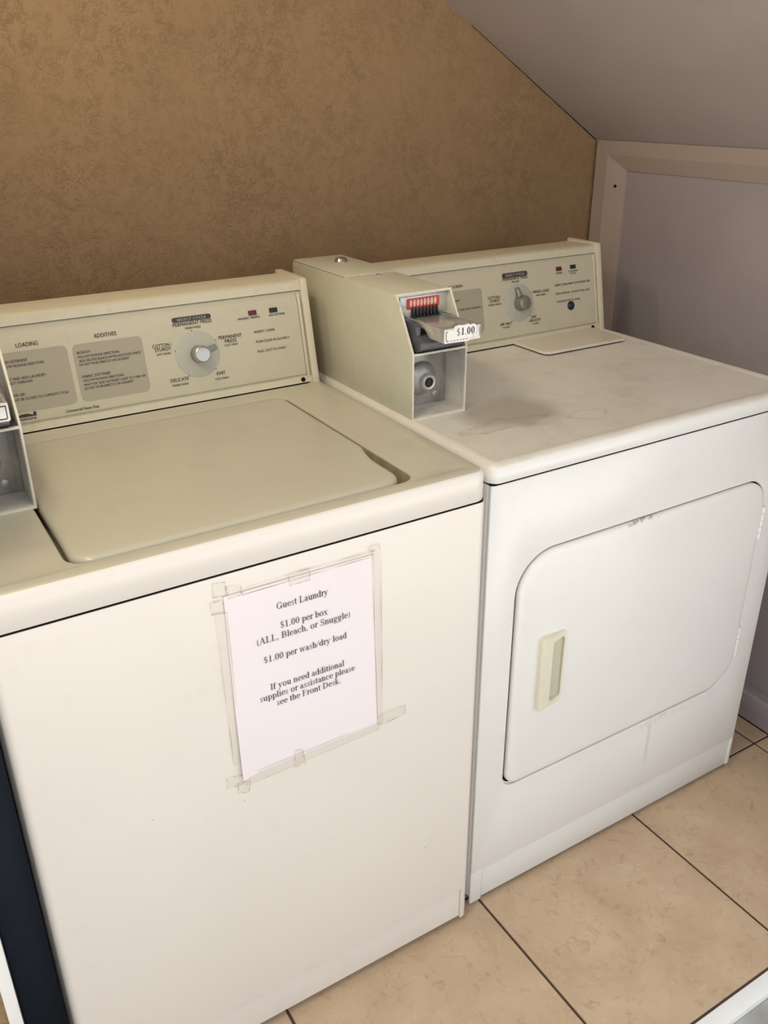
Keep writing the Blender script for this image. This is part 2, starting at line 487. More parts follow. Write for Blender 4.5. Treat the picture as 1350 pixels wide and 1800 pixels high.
def serif_polys(text, T=0.145):
    """book-face roman drawn from stems, bowls and serifs; cap height 1"""
    T, H, X, D = T, 0.055, 0.68, -0.30
    out = []; cx = [0.0]
    def R(x0, x1, y0, y1): out.append([(cx[0] + x0, y0), (cx[0] + x1, y0), (cx[0] + x1, y1), (cx[0] + x0, y1)])
    def V(x, y0, y1): R(x, x + T, y0, y1)
    def S(x, y, w=0.36): R(x - w / 2, x + w / 2, y - H / 2 * 0 if y <= 0 else y - H, (y if y > 0 else y + H))
    def SB(x, y, w=0.36): R(x - w / 2, x + w / 2, y, y + H)
    def ST(x, y, w=0.2): R(x - w, x, y - H, y)
    def L(x0, y0, x1, y1, w): out.append([(cx[0] + x0, y0), (cx[0] + x0 + w, y0), (cx[0] + x1 + w, y1), (cx[0] + x1, y1)])
    def A(x, y, rx, ry, a0=0, a1=360, tx=T, ty=H, n=14):
        for i in range(n):
            t0 = math.radians(a0 + (a1 - a0) * i / n); t1 = math.radians(a0 + (a1 - a0) * (i + 1) / n)
            q = [(rx, ry, t0), (rx, ry, t1), (rx - tx, ry - ty, t1), (rx - tx, ry - ty, t0)]
            out.append([(cx[0] + x + a * math.cos(t), y + b * math.sin(t)) for a, b, t in q])
    def g(ch):
        if ch == ' ': return 0.37
        if ch == 'G':
            A(0.5, 0.5, 0.45, 0.52, 45, 315); V(0.72, 0.02, 0.42); SB(0.78, 0.40, 0.36); R(0.79, 0.83, 0.68, 1.0); return 1.02
        if ch == 'L':
            V(0.16, 0, 1); SB(0.22, 0, 0.4); SB(0.22, 0.95, 0.4); R(0.2, 0.8, 0, H); L(0.76, 0.02, 0.82, 0.3, 0.04); return 0.88
        if ch == 'A':
            L(0.1, 0, 0.47, 1.02, 0.055); L(0.74, 0, 0.42, 1.02, 0.14); R(0.25, 0.72, 0.33, 0.38); SB(0.12, 0, 0.3); SB(0.84, 0, 0.36); return 1.02
        if ch == 'B':
            V(0.15, 0, 1); SB(0.2, 0, 0.36); SB(0.2, 0.95, 0.36); A(0.45, 0.74, 0.32, 0.26, -90, 90); A(0.45, 0.27, 0.38, 0.27, -90, 90); R(0.2, 0.46, 0.95, 1.0); R(0.2, 0.46, 0.49, 0.54); R(0.2, 0.46, 0, H); return 0.94
        if ch == 'S':
            A(0.4, 0.75, 0.28, 0.27, 20, 280, 0.1); A(0.4, 0.25, 0.32, 0.27, -160, 95, 0.11); L(0.24, 0.62, 0.5, 0.4, 0.12); R(0.62, 0.66, 0.7, 1.0); R(0.1, 0.14, 0, 0.32); return 0.78
        if ch == 'I':
            V(0.17, 0, 1); SB(0.235, 0, 0.4); SB(0.235, 0.95, 0.4); return 0.48
        if ch == 'F':
            V(0.15, 0, 1); SB(0.21, 0, 0.4); R(0.03, 0.76, 0.95, 1.0); L(0.72, 0.74, 0.74, 1, 0.04); R(0.2, 0.55, 0.48, 0.53); R(0.53, 0.57, 0.37, 0.64); return 0.82
        if ch == 'D':
            V(0.15, 0, 1); SB(0.2, 0, 0.34); SB(0.2, 0.95, 0.34); A(0.42, 0.5, 0.52, 0.5, -90, 90); R(0.2, 0.43, 0.95, 1); R(0.2, 0.43, 0, H); return 1.04
        if ch == '$':
            A(0.36, 0.72, 0.24, 0.25, 20, 280, 0.1); A(0.36, 0.27, 0.27, 0.26, -160, 95, 0.1); L(0.22, 0.62, 0.42, 0.4, 0.12); R(0.34, 0.38, -0.12, 1.1); return 0.74
        if ch == '1':
            V(0.3, 0, 1); SB(0.365, 0, 0.42); L(0.15, 0.82, 0.34, 0.96, 0.06); return 0.74
        if ch == '0':
            A(0.36, 0.5, 0.31, 0.51); return 0.74
        if ch == '.': R(0.1, 0.24, 0, 0.14); return 0.36
        if ch == ',': R(0.1, 0.24, 0, 0.14); L(0.1, -0.18, 0.19, 0.02, 0.05); return 0.36
        if ch == '(': A(0.5, 0.38, 0.4, 0.68, 125, 235, 0.1, 0.03); return 0.44
        if ch == ')': A(-0.06, 0.38, 0.4, 0.68, -55, 55, 0.1, 0.03); return 0.44
        if ch == '/': L(0.0, -0.02, 0.34, 1.02, 0.06); return 0.42
        if ch == 'a':
            V(0.36, 0.0, 0.48); A(0.28, 0.47, 0.21, 0.22, 0, 165, 0.12); A(0.25, 0.2, 0.2, 0.21, 60, 310, 0.12); L(0.2, 0.36, 0.36, 0.42, 0.08); R(0.44, 0.6, 0, H); return 0.64
        if ch == 'b':
            V(0.1, 0, 1.02); ST(0.12, 1.02, 0.12); A(0.36, 0.34, 0.32, 0.35, -150, 150); return 0.74
        if ch == 'c':
            A(0.34, 0.34, 0.3, 0.35, 35, 325); R(0.5, 0.6, 0.48, 0.58); return 0.66
        if ch == 'd':
            V(0.48, 0, 1.02); ST(0.5, 1.02, 0.12); A(0.35, 0.34, 0.32, 0.35, 30, 330); R(0.56, 0.7, 0, H); return 0.74
        if ch == 'e':
            A(0.34, 0.34, 0.3, 0.35, 5, 325); R(0.1, 0.6, 0.36, 0.41); return 0.66
        if ch == 'f':
            V(0.14, 0, 0.8); SB(0.2, 0, 0.36); A(0.35, 0.8, 0.21, 0.23, 40, 180, T, 0.06); R(0.02, 0.42, X - H, X); return 0.48
        if ch == 'g':
            A(0.32, 0.45, 0.26, 0.24); A(0.34, -0.14, 0.31, 0.17, 0, 360, 0.07); L(0.14, 0.02, 0.2, 0.24, 0.1); R(0.16, 0.52, 0.0, 0.09); R(0.48, 0.68, 0.6, 0.66); return 0.72
        if ch == 'h':
            V(0.1, 0, 1.02); ST(0.12, 1.02, 0.1); SB(0.165, 0, 0.3); V(0.48, 0, 0.45); SB(0.545, 0, 0.3); A(0.37, 0.44, 0.24, 0.25, 0, 150); return 0.74
        if ch == 'i':
            V(0.13, 0, X); ST(0.14, X, 0.12); SB(0.195, 0, 0.34); R(0.12, 0.27, 0.84, 0.99); return 0.40
        if ch == 'k':
            V(0.1, 0, 1.02); ST(0.12, 1.02, 0.1); SB(0.165, 0, 0.3); L(0.2, 0.28, 0.5, X, 0.06); L(0.5, 0, 0.28, 0.36, 0.15); SB(0.6, 0, 0.3); SB(0.54, X - H, 0.26); return 0.74
        if ch == 'l':
            V(0.13, 0, 1.02); ST(0.14, 1.02, 0.12); SB(0.195, 0, 0.34); return 0.40
        if ch == 'n':
            V(0.1, 0, X); ST(0.12, X, 0.11); SB(0.165, 0, 0.3); V(0.48, 0, 0.45); SB(0.545, 0, 0.3); A(0.37, 0.44, 0.24, 0.25, 0, 150); return 0.74
        if ch == 'o':
            A(0.36, 0.34, 0.32, 0.36); return 0.74
        if ch == 'p':
            V(0.12, D, X); ST(0.14, X, 0.12); SB(0.185, D, 0.34); A(0.38, 0.34, 0.32, 0.35, -150, 150); return 0.74
        if ch == 'r':
            V(0.12, 0, X); ST(0.14, X, 0.12); SB(0.185, 0, 0.34); A(0.4, 0.42, 0.2, 0.26, 60, 170, 0.1); R(0.4, 0.52, 0.54, 0.67); return 0.52
        if ch == 's':
            A(0.27, 0.51, 0.18, 0.18, 20, 280, 0.08); A(0.27, 0.17, 0.2, 0.18, -160, 95, 0.08); L(0.16, 0.42, 0.32, 0.26, 0.1); R(0.42, 0.45, 0.46, 0.68); R(0.07, 0.1, 0, 0.22); return 0.56
        if ch == 't':
            V(0.12, 0.12, 0.86); A(0.28, 0.14, 0.16, 0.15, 180, 320, T, 0.06); R(0.02, 0.4, X - H, X); return 0.44
        if ch == 'u':
            V(0.1, 0.2, X); ST(0.12, X, 0.11); V(0.48, 0, X); ST(0.5, X, 0.12); A(0.34, 0.22, 0.24, 0.23, 180, 330); R(0.58, 0.72, 0, H); return 0.76
        if ch == 'w':
            L(0.24, 0, 0.06, X, 0.12); L(0.24, 0, 0.44, X, 0.05); L(0.62, 0, 0.42, X, 0.12); L(0.64, 0, 0.86, X, 0.05); SB(0.12, X - H, 0.26); SB(0.5, X - H, 0.22); SB(0.9, X - H, 0.22); return 1.02
        if ch == 'x':
            L(0.5, 0, 0.1, X, 0.14); L(0.08, 0, 0.52, X, 0.05); SB(0.14, X - H, 0.28); SB(0.58, X - H, 0.26); SB(0.1, 0, 0.26); SB(0.58, 0, 0.28); return 0.74
        if ch == 'y':
            L(0.3, 0, 0.08, X, 0.13); L(0.16, D, 0.56, X, 0.06); SB(0.14, X - H, 0.28); SB(0.6, X - H, 0.24); R(0.05, 0.2, D, D + 0.1); return 0.74
        return 0.5
    for ch in text:
        cx[0] += g(ch)
    return out, cx[0]

class Letters:
    """collects flat letter polys on a plane (origin o, axes u, v, normal n), given in metres on that plane"""
    def __init__(s, o, u, v, n, h=0.0004):
        s.o, s.u, s.v, s.n, s.h = Vector(o), Vector(u), Vector(v), Vector(n), h
        s.mb = MB(); s.done = []
    def cut(s):
        if s.mb.f:
            s.done.append(s.mb); s.mb = MB()
    def P(s, a, b, h=None):
        return s.o + s.u * a + s.v * b + s.n * (s.h if h is None else h)
    def put(s, polys, a, b, sx, sy, slant=0.0, rise=0.0, mi=0):
        for q in polys:
            s.mb.face([s.P(a + p[0] * sx + p[1] * sy * slant, b + p[1] * sy + p[0] * sx * rise) for p in q], mi)
    def sans(s, text, a0, a1, b, slant=0.0, cap=None, mi=0):
        """fit the text between a0 and a1 on the plane, baseline b"""
        po = sans_tris(text)
        x0, x1, _, _ = bounds(po)
        k = (a1 - a0) / (x1 - x0)
        ky = k if cap is None else cap / 0.73
        for w in (-0.014, 0.0, 0.014):
            s.put(po, a0 - x0 * k + w * k, b, k, ky, slant, mi=mi)
        s.cut()
    def serif(s, text, a0, a1, b, cap, rise=0.0, mi=0, T=0.145):
        po, w = serif_polys(text, T)
        x0, x1, _, _ = bounds(po)
        k = (a1 - a0) / (x1 - x0)
        s.put(po, a0 - x0 * k, b, k, cap, rise=rise, mi=mi)
        s.cut()
    def poly(s, pts, mi=0, h=None, cut=True):
        s.mb.face([s.P(a, b, h) for a, b in pts], mi)
        if cut: s.cut()
    def build(s, name, mats, parent):
        s.cut()
        for m in s.done:
            m.build(name, mats, parent, smooth=False)

# ------------------------------------------------------------------ the setting
XR, YB = 0.94, 0.82          # inner faces of right wall and back wall
def ceil_z(x): return 1.29 + (XR - x) * 0.606
TILE = 0.413
TX0, TY0 = 0.0465, 0.037     # a tile corner

def build_setting():
    # ground outside
    b = MB(); b.box(-6, 6, -2.4, -0.397, -0.12, -0.012)
    structure(b.build('walkway', 'concrete', None, smooth=False))
    b = MB(); b.box(-9, 9, -14, -2.4, -0.20, -0.10)
    structure(b.build('ground', 'asphalt', None, smooth=False))
    # floor: grout bed with separate tiles
    b = MB(); b.box(-1.62, 1.02, -0.366, 0.86, -0.10, -0.0035)
    fl = structure(b.build('floor', 'grout', None, smooth=False))
    for i in range(-4, 3):
        for j in range(-1, 3):
            x0 = TX0 + i * TILE + 0.0025; x1 = x0 + TILE - 0.005
            y0 = TY0 + j * TILE + 0.0025; y1 = y0 + TILE - 0.005
            x0, x1, y0, y1 = max(x0, -1.61), min(x1, 0.925), max(y0, -0.362), min(y1, 0.818)
            if x1 - x0 < 0.02 or y1 - y0 < 0.02: continue
            b = MB(); b.box(x0, x1, y0, y1, -0.0034, 0.0)
            b.build('tile', 'floor_tile', fl, bevel=0.0012, seg=1)
    # white threshold strip
    b = MB(); b.box(-1.62, 1.02, -0.396, -0.367, -0.10, 0.002)
    structure(b.build('trim_3', 'trim_white', None, bevel=0.002))
    # back wall (goes on up as the building's face)
    b = MB(); b.box(-4, 4, YB, YB + 0.15, -0.10, 5.0)
    structure(b.build('wall_back', 'stucco', None, smooth=False))
    # right wall, with a recessed panel framed by moulding
    b = MB(); b.box(XR + 0.020, XR + 0.17, -0.366, YB, -0.10, ceil_z(XR) + 0.03)
    structure(b.build('wall_right', 'panel_paint', None, smooth=False))
    # vertical corner trim: flat face then a bevel down to the panel (mitred top)
    b = MB()
    zt = 1.29
    def vtrim(mb, y_out, y_mid, y_in, z0, zo, zm, zi, p1=0.002, p0=-0.016):
        # columns of the trim section: (x, y)
        sec = [(XR + 0.02, y_out), (XR - p1, y_out), (XR - p1, y_mid), (XR - p0, y_in), (XR + 0.02, y_in)]
        tops = [zo, zo, zm, zi, zi]
        lo = [(x, y, z0) for x, y in sec]; hi = [(x, y, z) for (x, y), z in zip(sec, tops)]
        mb.loft([lo, hi])
    vtrim(b, 0.811, 0.772, 0.7215, 0.078, 1.288, 1.2575, 1.2235)
    v = b.build('trim_1', 'trim_paint', None, smooth=False)
    structure(v)
    s = MB(); s.tube((XR + 0.0065, 0.745, 1.187), (-1, -0.36, 0), [(0, 0.0035), (0.0012, 0.0035)], 12)
    s.build('screw', 'seam_dark', v)
    b = MB()
    sec = [(XR + 0.02, 1.2895), (XR - 0.002, 1.2895), (XR - 0.002, 1.2575), (XR + 0.016, 1.2230), (XR + 0.02, 1.2230)]
    ys = [0.811, 0.811, 0.772, 0.7215, 0.7215]
    b.loft([[(x, y, z) for (x, z), y in zip(sec, ys)], [(x, -0.366, z) for x, z in sec]])
    structure(b.build('trim_2', 'trim_paint', None, smooth=False))
    # baseboard on the right
    b = MB(); b.prism([(XR + 0.02, 0.0), (XR - 0.012, 0.0), (XR - 0.012, 0.068), (XR - 0.006, 0.074), (XR + 0.02, 0.077)], 'y', -0.364, YB - 0.001)
    structure(b.build('baseboard_right', 'panel_paint', None, bevel=0.001, seg=1))
    # unseen slab added to keep daylight out of the gap right of the dryer
    b = MB(); b.box(0.83, XR + 0.15, -0.44, -0.398, -0.10, 1.22)
    structure(b.build('light_block', 'panel_paint', None, smooth=False))
    # sloped ceiling (underside of the stair)
    b = MB()
    xa, xb = XR + 0.15, -3.2
    poly = [(xa, ceil_z(xa)), (xb, ceil_z(xb)), (xb, ceil_z(xb) + 0.15), (xa, ceil_z(xa) + 0.15)]
    b.prism(poly, 'y', -0.366, YB)
    structure(b.build('ceiling', 'ceiling_paint', None, smooth=False))
    # cracked dark caulk where the slope meets the back wall
    b = MB()
    n = 40
    top, bot = [], []
    for i in range(n + 1):
        x = 0.55 + (XR - 0.001 - 0.55) * i / n
        w = 0.0004 + 0.0019 * (i / n) * random.uniform(0.5, 1.0)
        top.append((x, ceil_z(x) + 0.001)); bot.append((x, ceil_z(x) - w))
    b.prism(top + bot[::-1], 'y', YB - 0.002, YB)
    structure(b.build('trim_6', 'seam_dark', None, smooth=False))
    # left wall by the washer: side darkened as gap shade, stucco face, white corner strip
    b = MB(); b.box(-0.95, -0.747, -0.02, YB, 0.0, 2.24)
    structure(b.build('wall_left', 'gap_shade_navy', None, smooth=False))
    b = MB(); b.box(-0.95, -0.7625, -0.032, -0.0202, 0.0, 2.24)
    structure(b.build('wall_outer', 'stucco', None, smooth=False))
    b = MB(); b.box(-0.7622, -0.7465, -0.036, -0.0203, 0.0, 2.24)
    structure(b.build('trim_4', 'trim_white', None, bevel=0.0015))
    # added dark board that paints the gap beside the washer in shade
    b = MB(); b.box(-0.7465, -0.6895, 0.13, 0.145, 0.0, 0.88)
    structure(b.build('gap_shade_board', 'gap_shade_navy', None, bevel=0.001))
build_setting()

# ------------------------------------------------------------------ machine consoles
class Console:
    def __init__(s, x0, x1, y0, z0, tl, h, tb, left=None):
        s.g0 = x0 if left is None else left
        s.caps = left is None
        s.x0, s.x1, s.y0, s.z0, s.tl, s.h, s.tb = x0, x1, y0, z0, tl, h, tb
        s.L = math.hypot(tl, h)
        s.v = Vector((0, tl / s.L, h / s.L)); s.n = Vector((0, -h / s.L, tl / s.L)); s.u = Vector((1, 0, 0))
    def P(s, a, b, h=0.0):
        return Vector((s.x0, s.y0, s.z0)) + s.u * a + s.v * b + s.n * h
    def sec(s, pts):
        return [tuple(s.P(0, b, h))[1:] for b, h in pts]

def build_console(root, c):
    """console body (part) with end caps; fascia (part) that later takes the print"""
    W = c.x1 - c.x0; L = c.L
    yb_, zt_ = c.y0 + c.tl + c.tb, c.z0 + c.h
    cap = 0.013
    b = MB()
    # body: back block with lip along the top of the front
    low = [(0.0, -0.012), (0.0026, -0.012), (0.0026, -0.001), (0.014, -0.001), (0.014, -0.005), (L - 0.018, -0.005), (L - 0.0175, -0.0005), (L - 0.004, -0.0005), (L - 0.001, -0.004)]
    sec = c.sec(low) + [(c.y0 + c.tl + 0.010, zt_), (yb_, zt_ - 0.004), (yb_, c.z0)]
    b.prism(sec, 'x', c.g0 + cap * 0.6, c.x1 - cap * 0.6)
    body = b.build('console', 'cream_enamel', root, sharp=30)
    # end caps
    for x0, x1 in ((c.x0, c.x0 + cap), (c.x1 - cap, c.x1))[0 if c.caps else 1:]:
        b = MB()
        sec = c.sec([(-0.003, 0.004), (0.004, 0.0045), (L - 0.0015, 0.0045), (L + 0.0025, 0.0025)]) + [(c.y0 + c.tl + 0.004, zt_ + 0.0035), (yb_, zt_ + 0.0035), (yb_, c.z0)]
        b.prism(sec, 'x', x0, x1)
        b.build('end_cap', 'cream_enamel', body, bevel=0.0014, seg=2)
    b = MB(); b.box(c.g0 + cap, c.x1 - cap, c.y0 + 0.002, c.y0 + 0.004, c.z0 - 0.0004, c.z0 + 0.0022)
    b.build('base_seam', 'seam_dark', body, smooth=False)
    # dark seam under the lip
    b = MB()
    ua = cap + c.g0 - c.x0
    q = [c.P(ua, L - 0.0185, -0.0045), c.P(W - cap, L - 0.0185, -0.0045), c.P(W - cap, L - 0.0172, -0.0015), c.P(ua, L - 0.0172, -0.0015)]
    b.face(q); b.build('lip_seam', 'seam_dark', body, smooth=False)
    # fascia plate: gently rolled at top and bottom
    b = MB()
    prof = [(0.0165, -0.006), (0.0165, -0.003), (0.0185, -0.0008), (0.024, 0.0), (L - 0.048, 0.0), (L - 0.042, -0.0004), (L - 0.024, -0.0036), (L - 0.0195, -0.0046), (L - 0.0195, -0.007), (0.0165, -0.007)]
    b.prism(c.sec(prof), 'x', c.g0 + cap + 0.002, c.x1 - cap - 0.010)
    fa = b.build('fascia', 'fascia', root, sharp=25)
    # side channel with grime between fascia and right end cap
    b = MB()
    b.prism(c.sec([(0.010, -0.007), (0.010, -0.001), (0.016, 0.0016), (L - 0.03, 0.0016), (L - 0.02, -0.003), (L - 0.02, -0.007)]), 'x', c.x1 - cap - 0.0085, c.x1 - cap - 0.0035)
    b.build('side_strip', 'cream_enamel', body, bevel=0.0008, seg=2)
    s = MB(); s.tube(c.P(W - 0.031, 0.0085, -0.003), c.n, [(0, 0.0042), (0.0035, 0.0042), (0.0048, 0.003)], 14)
    s.build('screw', 'seam_dark', body)
    return body, fa

def fascia_bits(c, fa, texts, panels, badge, disc, lamps):
    LT = Letters(c.P(0, 0), c.u, c.v, c.n, 0.0007)
    for p in panels:
        b = MB()
        lp = rr(*p, 0.009, 6)
        b.loft([[c.P(a, v, -0.0002) for a, v in lp], [c.P(a, v, 0.0003) for a, v in lp]])
        b.build('printed_panel', 'fascia_print_grey', fa, smooth=False)
    # SELECT CYCLE badge
    b = MB(); lp = rr(*badge, (badge[3] - badge[2]) * 0.45, 6)
    b.loft([[c.P(a, v, -0.0002) for a, v in lp], [c.P(a, v, 0.0003) for a, v in lp]])
    bd = b.build('badge', 'badge_ink', fa, smooth=False)
    BL = Letters(c.P(0, 0), c.u, c.v, c.n, 0.0006)
    w = badge[1] - badge[0]; h = badge[3] - badge[2]
    BL.sans('SELECT CYCLE', badge[0] + w * 0.13, badge[1] - w * 0.13, badge[2] + h * 0.24, cap=h * 0.52)
    BL.build('badge_lettering', 'badge_white', fa)
    for t in texts:
        LT.sans(t[0], t[1], t[2], t[3], cap=t[4], slant=t[5] if len(t) > 5 else 0)
    # dots and ticks of the dial
    cxd, cyd, r = disc
    for a in (97, 28, -47, -122, 165):
        x, y = cxd + (r + 0.0005) * math.cos(math.radians(a)), cyd + (r + 0.0005) * math.sin(math.radians(a))
        LT.poly([(x + 0.0011 * math.cos(k * math.pi / 4), y + 0.0011 * math.sin(k * math.pi / 4)) for k in range(8)])
    LT.build('lettering', 'print_ink', fa)
    # dial disc
    b = MB(); b.tube(c.P(cxd, cyd, -0.0005), c.n, [(0, r), (0.0012, r), (0.0016, r - 0.0008)], 48)
    d = b.build('dial_disc', 'dial_disc', fa, sharp=30)
    TK = Letters(c.P(0, 0), c.u, c.v, c.n, 0.0014)
    for a in (97, -47, -122, 165):
        ca, sa = math.cos(math.radians(a)), math.sin(math.radians(a))
        TK.poly([(cxd + ca * r0 - sa * w_, cyd + sa * r0 + ca * w_) for r0, w_ in ((r * 0.97, -0.0004), (r * 0.97, 0.0004), (r * 0.72, 0.0004), (r * 0.72, -0.0004))])
    TK.build('dial_mark', 'badge_white', fa)
    for a0, v0, m in lamps:
        b = MB(); lp = rr(a0 - 0.0077, a0 + 0.0077, v0 - 0.0042, v0 + 0.0042, 0.0009, 3)
        b.loft([[c.P(a, v, -0.001) for a, v in lp], [c.P(a, v, 0.0012) for a, v in lp], [c.P(a0 + (a - a0) * 0.93, v0 + (v - v0) * 0.88, 0.0018) for a, v in lp]])
        b.build('indicator_light', m, fa, sharp=30)
    return cxd, cyd, r

# ------------------------------------------------------------------ coin box
def build_coin_box(root):
    """sheet-metal coin meter on the dryer's left edge; part of the machine it is bolted to"""
    X0, X1, Y0, YE, Z0, Z1 = 0.031, 0.139, 0.247, 0.675, 0.9035, 1.105
    ZK, YS = 1.018, 0.298                     # knee of the front, front of the top
    t = 0.0022
    side = [(Y0, Z0), (Y0, ZK), (YS, Z1), (YE, Z1 - 0.002), (YE, Z0)]
    b = MB()
    b.prism(side, 'x', X0, X0 + t)
    b.prism(side, 'x', X1 - t, X1)
    b.box(X0 + t, X1 - t, YS + 0.001, YE, Z1 - t, Z1 + 0.0002)                 # top
    b.box(X0 + t, X1 - t, YE - t, YE, Z0, Z1 - t)                      # back
    b.box(X0 + t, X1 - t, Y0 + 0.004, YE - t, Z0, Z0 + 0.004)                  # floor
    hs = b.build('coin_box', 'coin_box_enamel', root, bevel=0.0009, seg=2)
    hs['label'] = 'cream metal coin box with steel coin slide'
    # service lid on the top, rear half
    b = MB(); b.box(X0 + 0.001, X1 - 0.001, 0.47, YE - 0.002, Z1, Z1 + 0.0025)
    b.build('service_lid', 'coin_box_enamel', hs, bevel=0.001, seg=2)
    # bright worn edges round the openings
    b = MB()
    fl = [(Y0 - 0.0008, Z0), (Y0 - 0.0008, ZK + 0.0004), (YS - 0.001, Z1 + 0.0006), (YS + 0.003, Z1 + 0.0006), (Y0 + 0.003, ZK - 0.001), (Y0 + 0.003, Z0)]
    b.prism(fl, 'x', X0 - 0.0003, X0 + t + 0.0008); b.prism(fl, 'x', X1 - t - 0.0008, X1 + 0.0003)
    b.box(X0, X1, YS - 0.0012, YS + 0.002, Z1 - 0.0035, Z1 + 0.0006)
    b.box(X0 + t, X1 - t, Y0 - 0.0008, Y0 + 0.004, ZK - 0.0035, ZK)
    b.box(X0 + t, X1 - t, Y0 - 0.0008, Y0 + 0.004, Z0, Z0 + 0.0045)
    b.build('edge_flange', 'cut_sheet_edge', hs, bevel=0.0006, seg=1)
    # shelf between chute and lock compartment, and compartment lining
    b = MB()
    b.box(X0 + t, X1 - t, Y0 + 0.004, 0.303, ZK - 0.003, ZK - 0.0008)
    b.build('shelf', 'dark_steel', hs, smooth=False)
    b = MB()
    b.box(X0 + t + 0.0001, X0 + t + 0.0012, Y0 + 0.004, 0.303, Z0 + 0.004, ZK - 0.003)
    b.box(X1 - t - 0.0012, X1 - t - 0.0001, Y0 + 0.004, 0.303, Z0 + 0.004, ZK - 0.003)
    b.box(X0 + t + 0.0012, X1 - t - 0.0012, Y0 + 0.004, 0.303, Z0 + 0.004, Z0 + 0.0052)
    b.build('compartment_lining', 'coin_box_inside', hs, smooth=False)
    b = MB(); b.box(X0 + t + 0.0012, X1 - t - 0.0012, 0.303, 0.306, Z0 + 0.0052, ZK - 0.003)
    b.box(X0 + 0.008, X1 - 0.012, 0.3012, 0.303, Z0 + 0.016, ZK - 0.008)
    b.build('lock_plate', 'lock_plate_steel', hs, bevel=0.0008, seg=2)
    # lock: white collar, dark keyway
    b = MB(); b.tube((0.087, 0.3012, 0.954), (0, -1, 0), [(0.010, 0.0140), (0.016, 0.0150), (0.0200, 0.0140), (0.0218, 0.0115), (0.0205, 0.0088), (0.0165, 0.0086)], 28)
    lk = b.build('lock', 'lock_white', hs, sharp=50)
    b = MB(); b.tube((0.083, 0.3012, 0.957), (0.05, -1, -0.04), [(0, 0.030), (0.003, 0.0295), (0.007, 0.026), (0.010, 0.0205), (0.013, 0.0165), (0.013, 0)], 36)
    b.build('lock_dome', 'lock_plate_steel', hs, sharp=50)
    b = MB(); b.tube((0.087, 0.2818, 0.954), (0, -1, 0), [(0, 0.0083), (0.0008, 0.0078)], 20)
    b.box(0.0864, 0.0876, 0.2806, 0.2811, 0.949, 0.959, 1)
    b.build('lock_core', ['rubber_black', 'dark_steel'], hs)
    b = MB(); b.tube((0.113, 0.3012, 0.925), (0, -1, 0), [(0, 0.007), (0.002, 0.0066), (0.003, 0.005)], 16)
    b.build('rivet', 'lock_plate_steel', hs)
    # slot plate with red coin label and eight windows
    b = MB()
    b.box(X0 + t, X1 - t, 0.303, 0.306, ZK - 0.003, Z1 - t)
    b.box(0.040, 0.128, 0.2995, 0.303, 1.062, 1.0985)
    b.build('slot_plate', 'worn_steel', hs, bevel=0.001, seg=2)
    b = MB(); lp = rr(0.052, 0.117, 1.0775, 1.0955, 0.003, 4)
    b.loft([[(x, 0.2996, z) for x, z in lp], [(x, 0.2988, z) for x, z in lp]])
    b.build('slot_label', 'slot_label_red', hs, smooth=False)
    xs = [0.0605 + i * 0.00685 for i in range(8)]
    for x in xs:
        b = MB(); b.loft([[(x + 0.0025 * math.cos(a), y, 1.0875 + 0.0058 * math.sin(a)) for a in [k * math.pi / 8 for k in range(16)]] for y in (0.2989, 0.2984)])
        b.build('slot_window', 'slot_window', hs, smooth=False)
    for x in xs:
        b = MB(); b.prism([(0.2995, 1.080), (0.297, 1.081), (0.294, 1.070), (0.290, 1.0662), (0.290, 1.0645), (0.2995, 1.0645)], 'x', x + 0.0014, x + 0.0040)
        b.build('slot_finger', 'rubber_black', hs, bevel=0.0004, seg=1)
    # chute housing under the slide
    b = MB(); b.prism([(0.303, 1.0455), (0.252, 1.0455), (0.238, 1.036), (0.238, 1.026), (0.252, 1.0185), (0.303, 1.0185)], 'x', 0.040, 0.126)
    b.prism([(0.303, 1.066), (0.262, 1.066), (0.252, 1.060), (0.252, 1.0455), (0.303, 1.0455)], 'x', 0.040, 0.0495)
    b.prism([(0.303, 1.066), (0.262, 1.066), (0.252, 1.060), (0.252, 1.0455), (0.303, 1.0455)], 'x', 0.1225, 0.128)
    b.build('slide_housing', 'dark_steel', hs, bevel=0.0015, seg=2)
    # the slide: tray with raised sides, tapered cheeks, front plate
    b = MB()
    b.box(0.0525, 0.1195, 0.1935, 0.296, 1.0605, 1.0635)
    cheek = [(0.190, 1.046), (0.190, 1.068), (0.262, 1.0675), (0.296, 1.066), (0.296, 1.0605), (0.244, 1.058), (0.229, 1.046)]
    b.prism(cheek, 'x', 0.0505, 0.0545); b.prism(cheek, 'x', 0.1175, 0.1215)
    sl = b.build('coin_slide', 'worn_steel', hs, bevel=0.0008, seg=2)
    b = MB(); lp = rr(0.0505, 0.1215, 1.0455, 1.0685, 0.0025, 4)
    b.loft([[(x, 0.1935, z) for x, z in lp], [(x, 0.1895, z) for x, z in lp], [(0.086 + (x - 0.086) * 0.985, 0.189, 1.057 + (z - 1.057) * 0.96) for x, z in lp]])
    b.build('slide_front', 'worn_steel', hs, bevel=0)
    return hs

